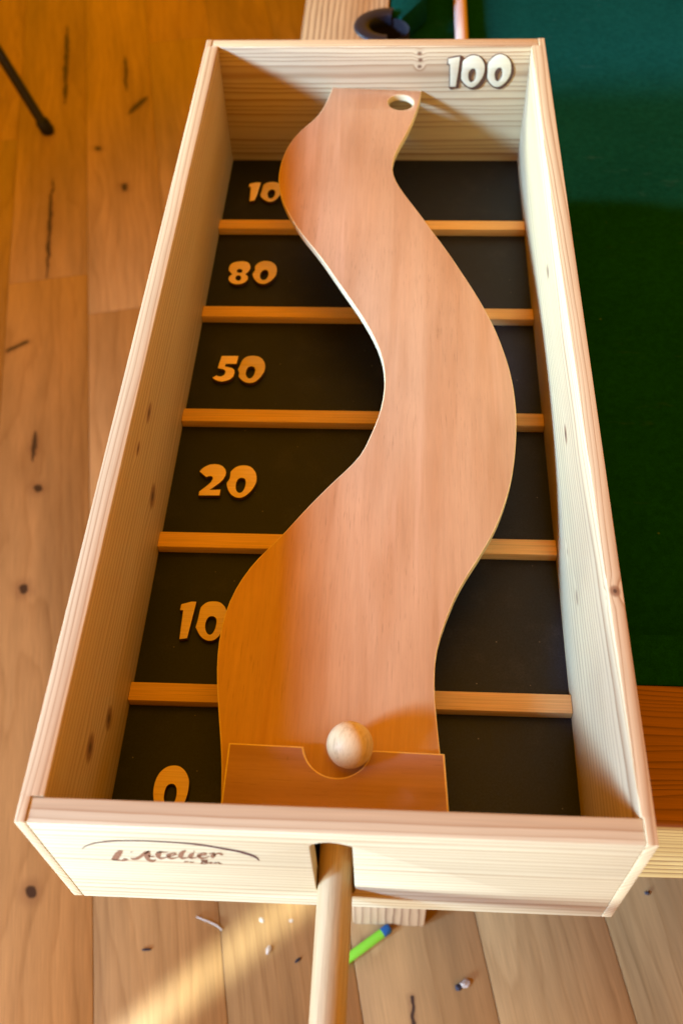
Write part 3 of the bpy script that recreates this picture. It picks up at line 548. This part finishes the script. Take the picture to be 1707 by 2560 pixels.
# front board with its arched slot
slot = [(-.0155, .1367), (-.0142, .1402), (-.0123, .1427), (-.0072, .1456), (-.002, .1469), (.0045, .1454), (.010, .1422), (.0124, .1402), (.0135, .138)]
slot += [(.0135, .043)] + [(-.001 + .0145 * math.cos(R(a)), .043 + .0145 * math.sin(R(a))) for a in range(-15, -180, -15)] + [(-.0155, .043)]
fb = sheet('front_board', [[(-RB, 0), (RB, 0), (RB, H - .0012), (-RB, H - .0012)], slot], TF, .0010, [M['pine_front']],
           fn=lambda c: (c.x, -c.z, c.y))
FB = add('front_board', fb, B, 'pale front board with an arched slot and a burnt-in maker\'s mark')
bb = box_mesh('back_board', (-RB, YB, 0), (RB, LEN, H - .0006), [M['pine_back']], .0010)
BB = add('back_board', bb, B)
FP = add('floor_panel', box_mesh('floor_panel', (-IN - .004, TF + .0004, -.004 + .006), (IN + .004, YB - .0004, ZP), [M['panel']], 0), B, 'smooth black panel that forms the bottom of the box')
# the slats between compartments
SW, SH = 0.0177, 0.0104
for y in (.82053, .65695, .49263, .3279, .16345):
    o = add('slat', box_mesh('slat', (-IN + .0004, -SW / 2, 0), (IN - .0004, SW / 2, SH), [M['slat']], .0007), B)
    o.location = (0, y + SW / 2, ZP)
# digits on the panel
NUM = {'one': '1', 'two': '2', 'five': '5', 'eight': '8', 'zero': '0'}
def digit(key, loops, parent=None):
    first = key.split('_')[0]
    lp = [smooth_loop(l, 3) if first in ('zero', 'eight') or i > 0 else l for i, l in enumerate(loops)]
    me = sheet('digit_' + key, lp, .0045, .00025, [M['digit_top'], M['burnt']], 0, 1, fn=lambda c: (c.x, c.y, c.z + ZP + .0046))
    return add('digit_' + first, me, FP)
for key, loops in DIGITS.items(): digit(key, loops)
digit('zero_of_hundred', [[(x + .0300, y) for x, y in l] for l in DIGITS['zero_of_hundred']])
# 100 on the back board: pale faces on burnt backing
for key in WALL_FACE:
    first = key.split('_')[0]
    sm = lambda ls: [smooth_loop(l, 3) if first == 'zero' or i > 0 else l for i, l in enumerate(ls)]
    bk = add('digit_' + first, sheet('wall_digit', sm(WALL_BACK[key]), .0014, .0002, [M['burnt_wall'], M['burnt_wall']], fn=lambda c: (c.x, YB - .0001 - (c.z + .0014), c.y)), BB)
    add('face', sheet('wall_digit_face', sm(WALL_FACE[key]), .0008, .00015, [M['digit_white'], M['burnt_wall']], 0, 1, fn=lambda c: (c.x, YB - .0016 - (c.z + .0008), c.y)), bk)
# lettering and arc burnt into the front board
NIB = 3.085
def ribbon(name, strokes, y, mat, depth=.0003):
    bm = bmesh.new()
    for st in strokes:
        pts = []
        N = len(st)
        for i in range(N - 1):
            p0, p1, p2, p3 = [Vector(st[min(max(i + k, 0), N - 1)]) for k in (-1, 0, 1, 2)]
            for j in range(6):
                t = j / 6
                pts.append(0.5 * ((2 * p1) + (p2 - p0) * t + (2 * p0 - 5 * p1 + 4 * p2 - p3) * t * t + (3 * p1 - p0 - 3 * p2 + p3) * t ** 3))
        pts.append(Vector(st[-1]))
        prev = None
        for i, p in enumerate(pts):
            a, b = pts[max(i - 1, 0)], pts[min(i + 1, len(pts) - 1)]
            d = Vector((b[0] - a[0], b[1] - a[1])); d = d.normalized() if d.length > 0 else Vector((1, 0))
            d = Vector((d.x, d.y / NIB)).normalized()
            n = Vector((-d.y, d.x)) * max(p[2], 1e-5) * 0.5; n.y *= NIB
            # a broad nib: strokes gain height, as the marks are seen from high above
            q = (bm.verts.new((p[0] + n.x, y, p[1] + n.y)), bm.verts.new((p[0] - n.x, y, p[1] - n.y)))
            if prev: bm.faces.new((prev[0], prev[1], q[1], q[0]))
            prev = q
    me = bpy.data.meshes.new(name)
    for f in bm.faces:
        f.normal_update()
        if f.normal.y > 0: f.normal_flip()
    bm.to_mesh(me); bm.free(); me.materials.append(mat)
    return me
add('lettering', ribbon('lettering', [[(a, b, w * 1.55) for a, b, w in st] for st in STROKES], -.00025, M['engrave']), FB, 'brown script burnt into the wood reading L\'Atelier du Ben')
add('arc_mark', ribbon('arc_mark', [[(a, b, w * 0.0000930) for a, b, w in ARC]], -.0002, M['engrave_dark']), FB, 'thin dark arc over the lettering')

# ------------------------------------------------------------------ the tilting ramp with its handle
def zr(x, y): return .066 + .0477 * (y - .08) - .045 * x
RL = empty('tilting_ramp', (0, 0.08, 0.066), 'S-shaped tilting wooden ramp with a round handle through the front of the box', 'ramp')
outline = [tuple(q) for q in RAMP_L] + [(-.0905, .055), (-.089, .034), (.078, .034), (.0785, .07)] + [tuple(q) for q in RAMP_R[::-1]]
hole = [(.0347 + .0162 * math.cos(2 * math.pi * k / 40), .9544 + .0162 * math.sin(2 * math.pi * k / 40)) for k in range(40)]
add('ramp_board', sheet('ramp_board', [outline, hole], .0085, .0009, [M['ramp_top'], M['ply_edge']], 0, 1, fn=lambda c: (c.x, c.y, c.z + zr(c.x, c.y)), res=2), RL)
pad = [(-.0885, .0982), (-.0895, .034), (.0838, .034), (.0798, .0980), (.0262, .0980)]
pad += [(-.0037 + .0262 * math.cos(R(a)), .1008 + .0262 * math.sin(R(a))) for a in range(-10, -171, -8)] + [(-.0300, .0982)]
pad[5:5] = [(.0236, .0978)]
add('start_pad', sheet('start_pad', [pad], .0090, .0016, [M['pad_top'], M['ply_edge']], 0, 1, fn=lambda c: (c.x, c.y, c.z + .0091 + zr(c.x, c.y)), res=2), RL, 'red-brown pad with a round notch that holds the ball')
add('handle', tube('handle', [(-.0012, .16, .0500), (-.0014, .05, .0443), (-.0016, 0, .0420), (-.0024, -.10, .0372), (-.0030, -.26, .030), (-.0030, -.268, .0296), (-.0030, -.270, .0295)],
    [.0130, .0131, .0131, .0131, .0131, .0120, .0095], [M['dowel']], 40), RL, 'round wooden rod sticking out through the slot')

# ------------------------------------------------------------------ the ball
bm = bmesh.new(); bmesh.ops.create_uvsphere(bm, u_segments=48, v_segments=32, radius=.0180)
ball = add('wooden_ball', from_bm(bm, 'wooden_ball', [M['ball']], 180), None, 'small pale wooden ball resting in the notch of the ramp pad', 'ball')
ball.location = (.0064, .0972, zr(.0064, .0972) + .0182); ball.rotation_euler = (0.5, 0.7, 0.2)

# ------------------------------------------------------------------ chair leg at the far left
CH = empty('metal_chair', (-.905, 2.157, FZ), 'black metal chair leg standing on the floor beyond the box', 'chair')
foot = Vector((-.905, 2.157, FZ)); top = Vector((-.985, 2.190, -.50))
dirv = (top - foot).normalized()
add('leg', tube('chair_leg', [foot + dirv * .03, foot + dirv * .25, foot + dirv * .60], .0135, [M['black_metal']], 20), CH)
add('foot_cap', tube('foot_cap', [foot + Vector((0, 0, .001)), foot + Vector((0, 0, .006)) , foot + dirv * .035, foot + dirv * .040], [.0150, .0185, .0180, .0140], [M['black_plastic']], 20), CH)

# ------------------------------------------------------------------ small things on the floor
d0 = Vector((-.021, .1155, FZ + .0072)); d1 = Vector((.0415, .1625, FZ + .0072)); dd = (d1 - d0).normalized()
FD = empty('foam_dart', (0.01, 0.139, FZ), 'lime green foam dart with a blue tip on the floor', 'foam dart')
add('body', tube('dart_body', [d0, d0 + dd * .001, d1 - dd * .012], [.0062, .0066, .0066], [M['foam_green']]), FD)
add('tip', tube('dart_tip', [d1 - dd * .0118, d1 - dd * .002, d1 + dd * .001, d1 + dd * .002], [.0068, .0070, .0058, .003], [M['rubber_blue']]), FD)
th = tube('thread', [(-.237, .1687, FZ + .0015), (-.226, .1650, FZ + .003), (-.2153, .1619, FZ + .0015), (-.205, .1575, FZ + .002), (-.198, .1518, FZ + .0015)], [.0012, .0014, .0014, .0014, .0011], [M['thread']], 8)
add('thread_scrap', th, None, 'bent pale thread on the floor below the front board', 'thread')
def crumb(name, x, y, s, mat, label, cat, stretch=1.6, rz=0.0):
    bm = bmesh.new(); bmesh.ops.create_icosphere(bm, subdivisions=2, radius=1.0)
    rr = random.Random(int(x * 9973))
    for v in bm.verts: v.co = Vector((v.co.x * stretch, v.co.y, v.co.z * .55)) * s * (0.8 + 0.45 * rr.random())
    o = add(name, from_bm(bm, name, [mat], 20), None, label, cat)
    o.location = (x, y, FZ + s * .45); o.rotation_euler = (0, 0, rz); return o
crumb('paper_scrap', -.1423, .168, .0028, M['scrap'], 'tiny pale scrap on the floor, nearest above the strip of sunlight', 'scrap', 1.6, -.8)
crumb('paper_scrap', -.0997, .1691, .0026, M['scrap'], 'tiny pale scrap on the floor beside the handle, up by the box', 'scrap', 1.2)
crumb('paper_scrap', -.1286, .1279, .0036, M['scrap'], 'small white scrap on the floor between sunlight strip and handle', 'scrap', 1.9, 1.2)
crumb('wood_chip', -.0858, .1161, .0022, M['dark_scrap'], 'tiny brown chip on the floor close left of the handle', 'chip', 2.2, .7)
ch = empty('bean_scrap', (.1445, .0925, FZ), 'small grey and black scrap on the floor right of the green dart', 'scrap')
def lump(x, y, s, mat, nm, st):
    o = crumb(nm, x, y, s, mat, None, None, st, .5); w = o.matrix_basis.copy()
    o.parent = ch; o.matrix_parent_inverse = PINV[ch.name]
    return o
lump(.1478, .0945, .0052, M['scrap'], 'pale_end', 1.5)
lump(.1395, .0900, .0046, M['dark_scrap'], 'dark_end', 1.2)
crumb('wood_chip', .4147, .2274, .0030, M['dark_scrap'], 'tiny dark speck on the floor under the right corner of the box', 'chip', 1.2)
crumb('wood_chip', -.3028, .1214, .0018, M['dark_scrap'], 'tiny dark speck on the floor left of the strip of sunlight', 'chip', 3.5, .1)
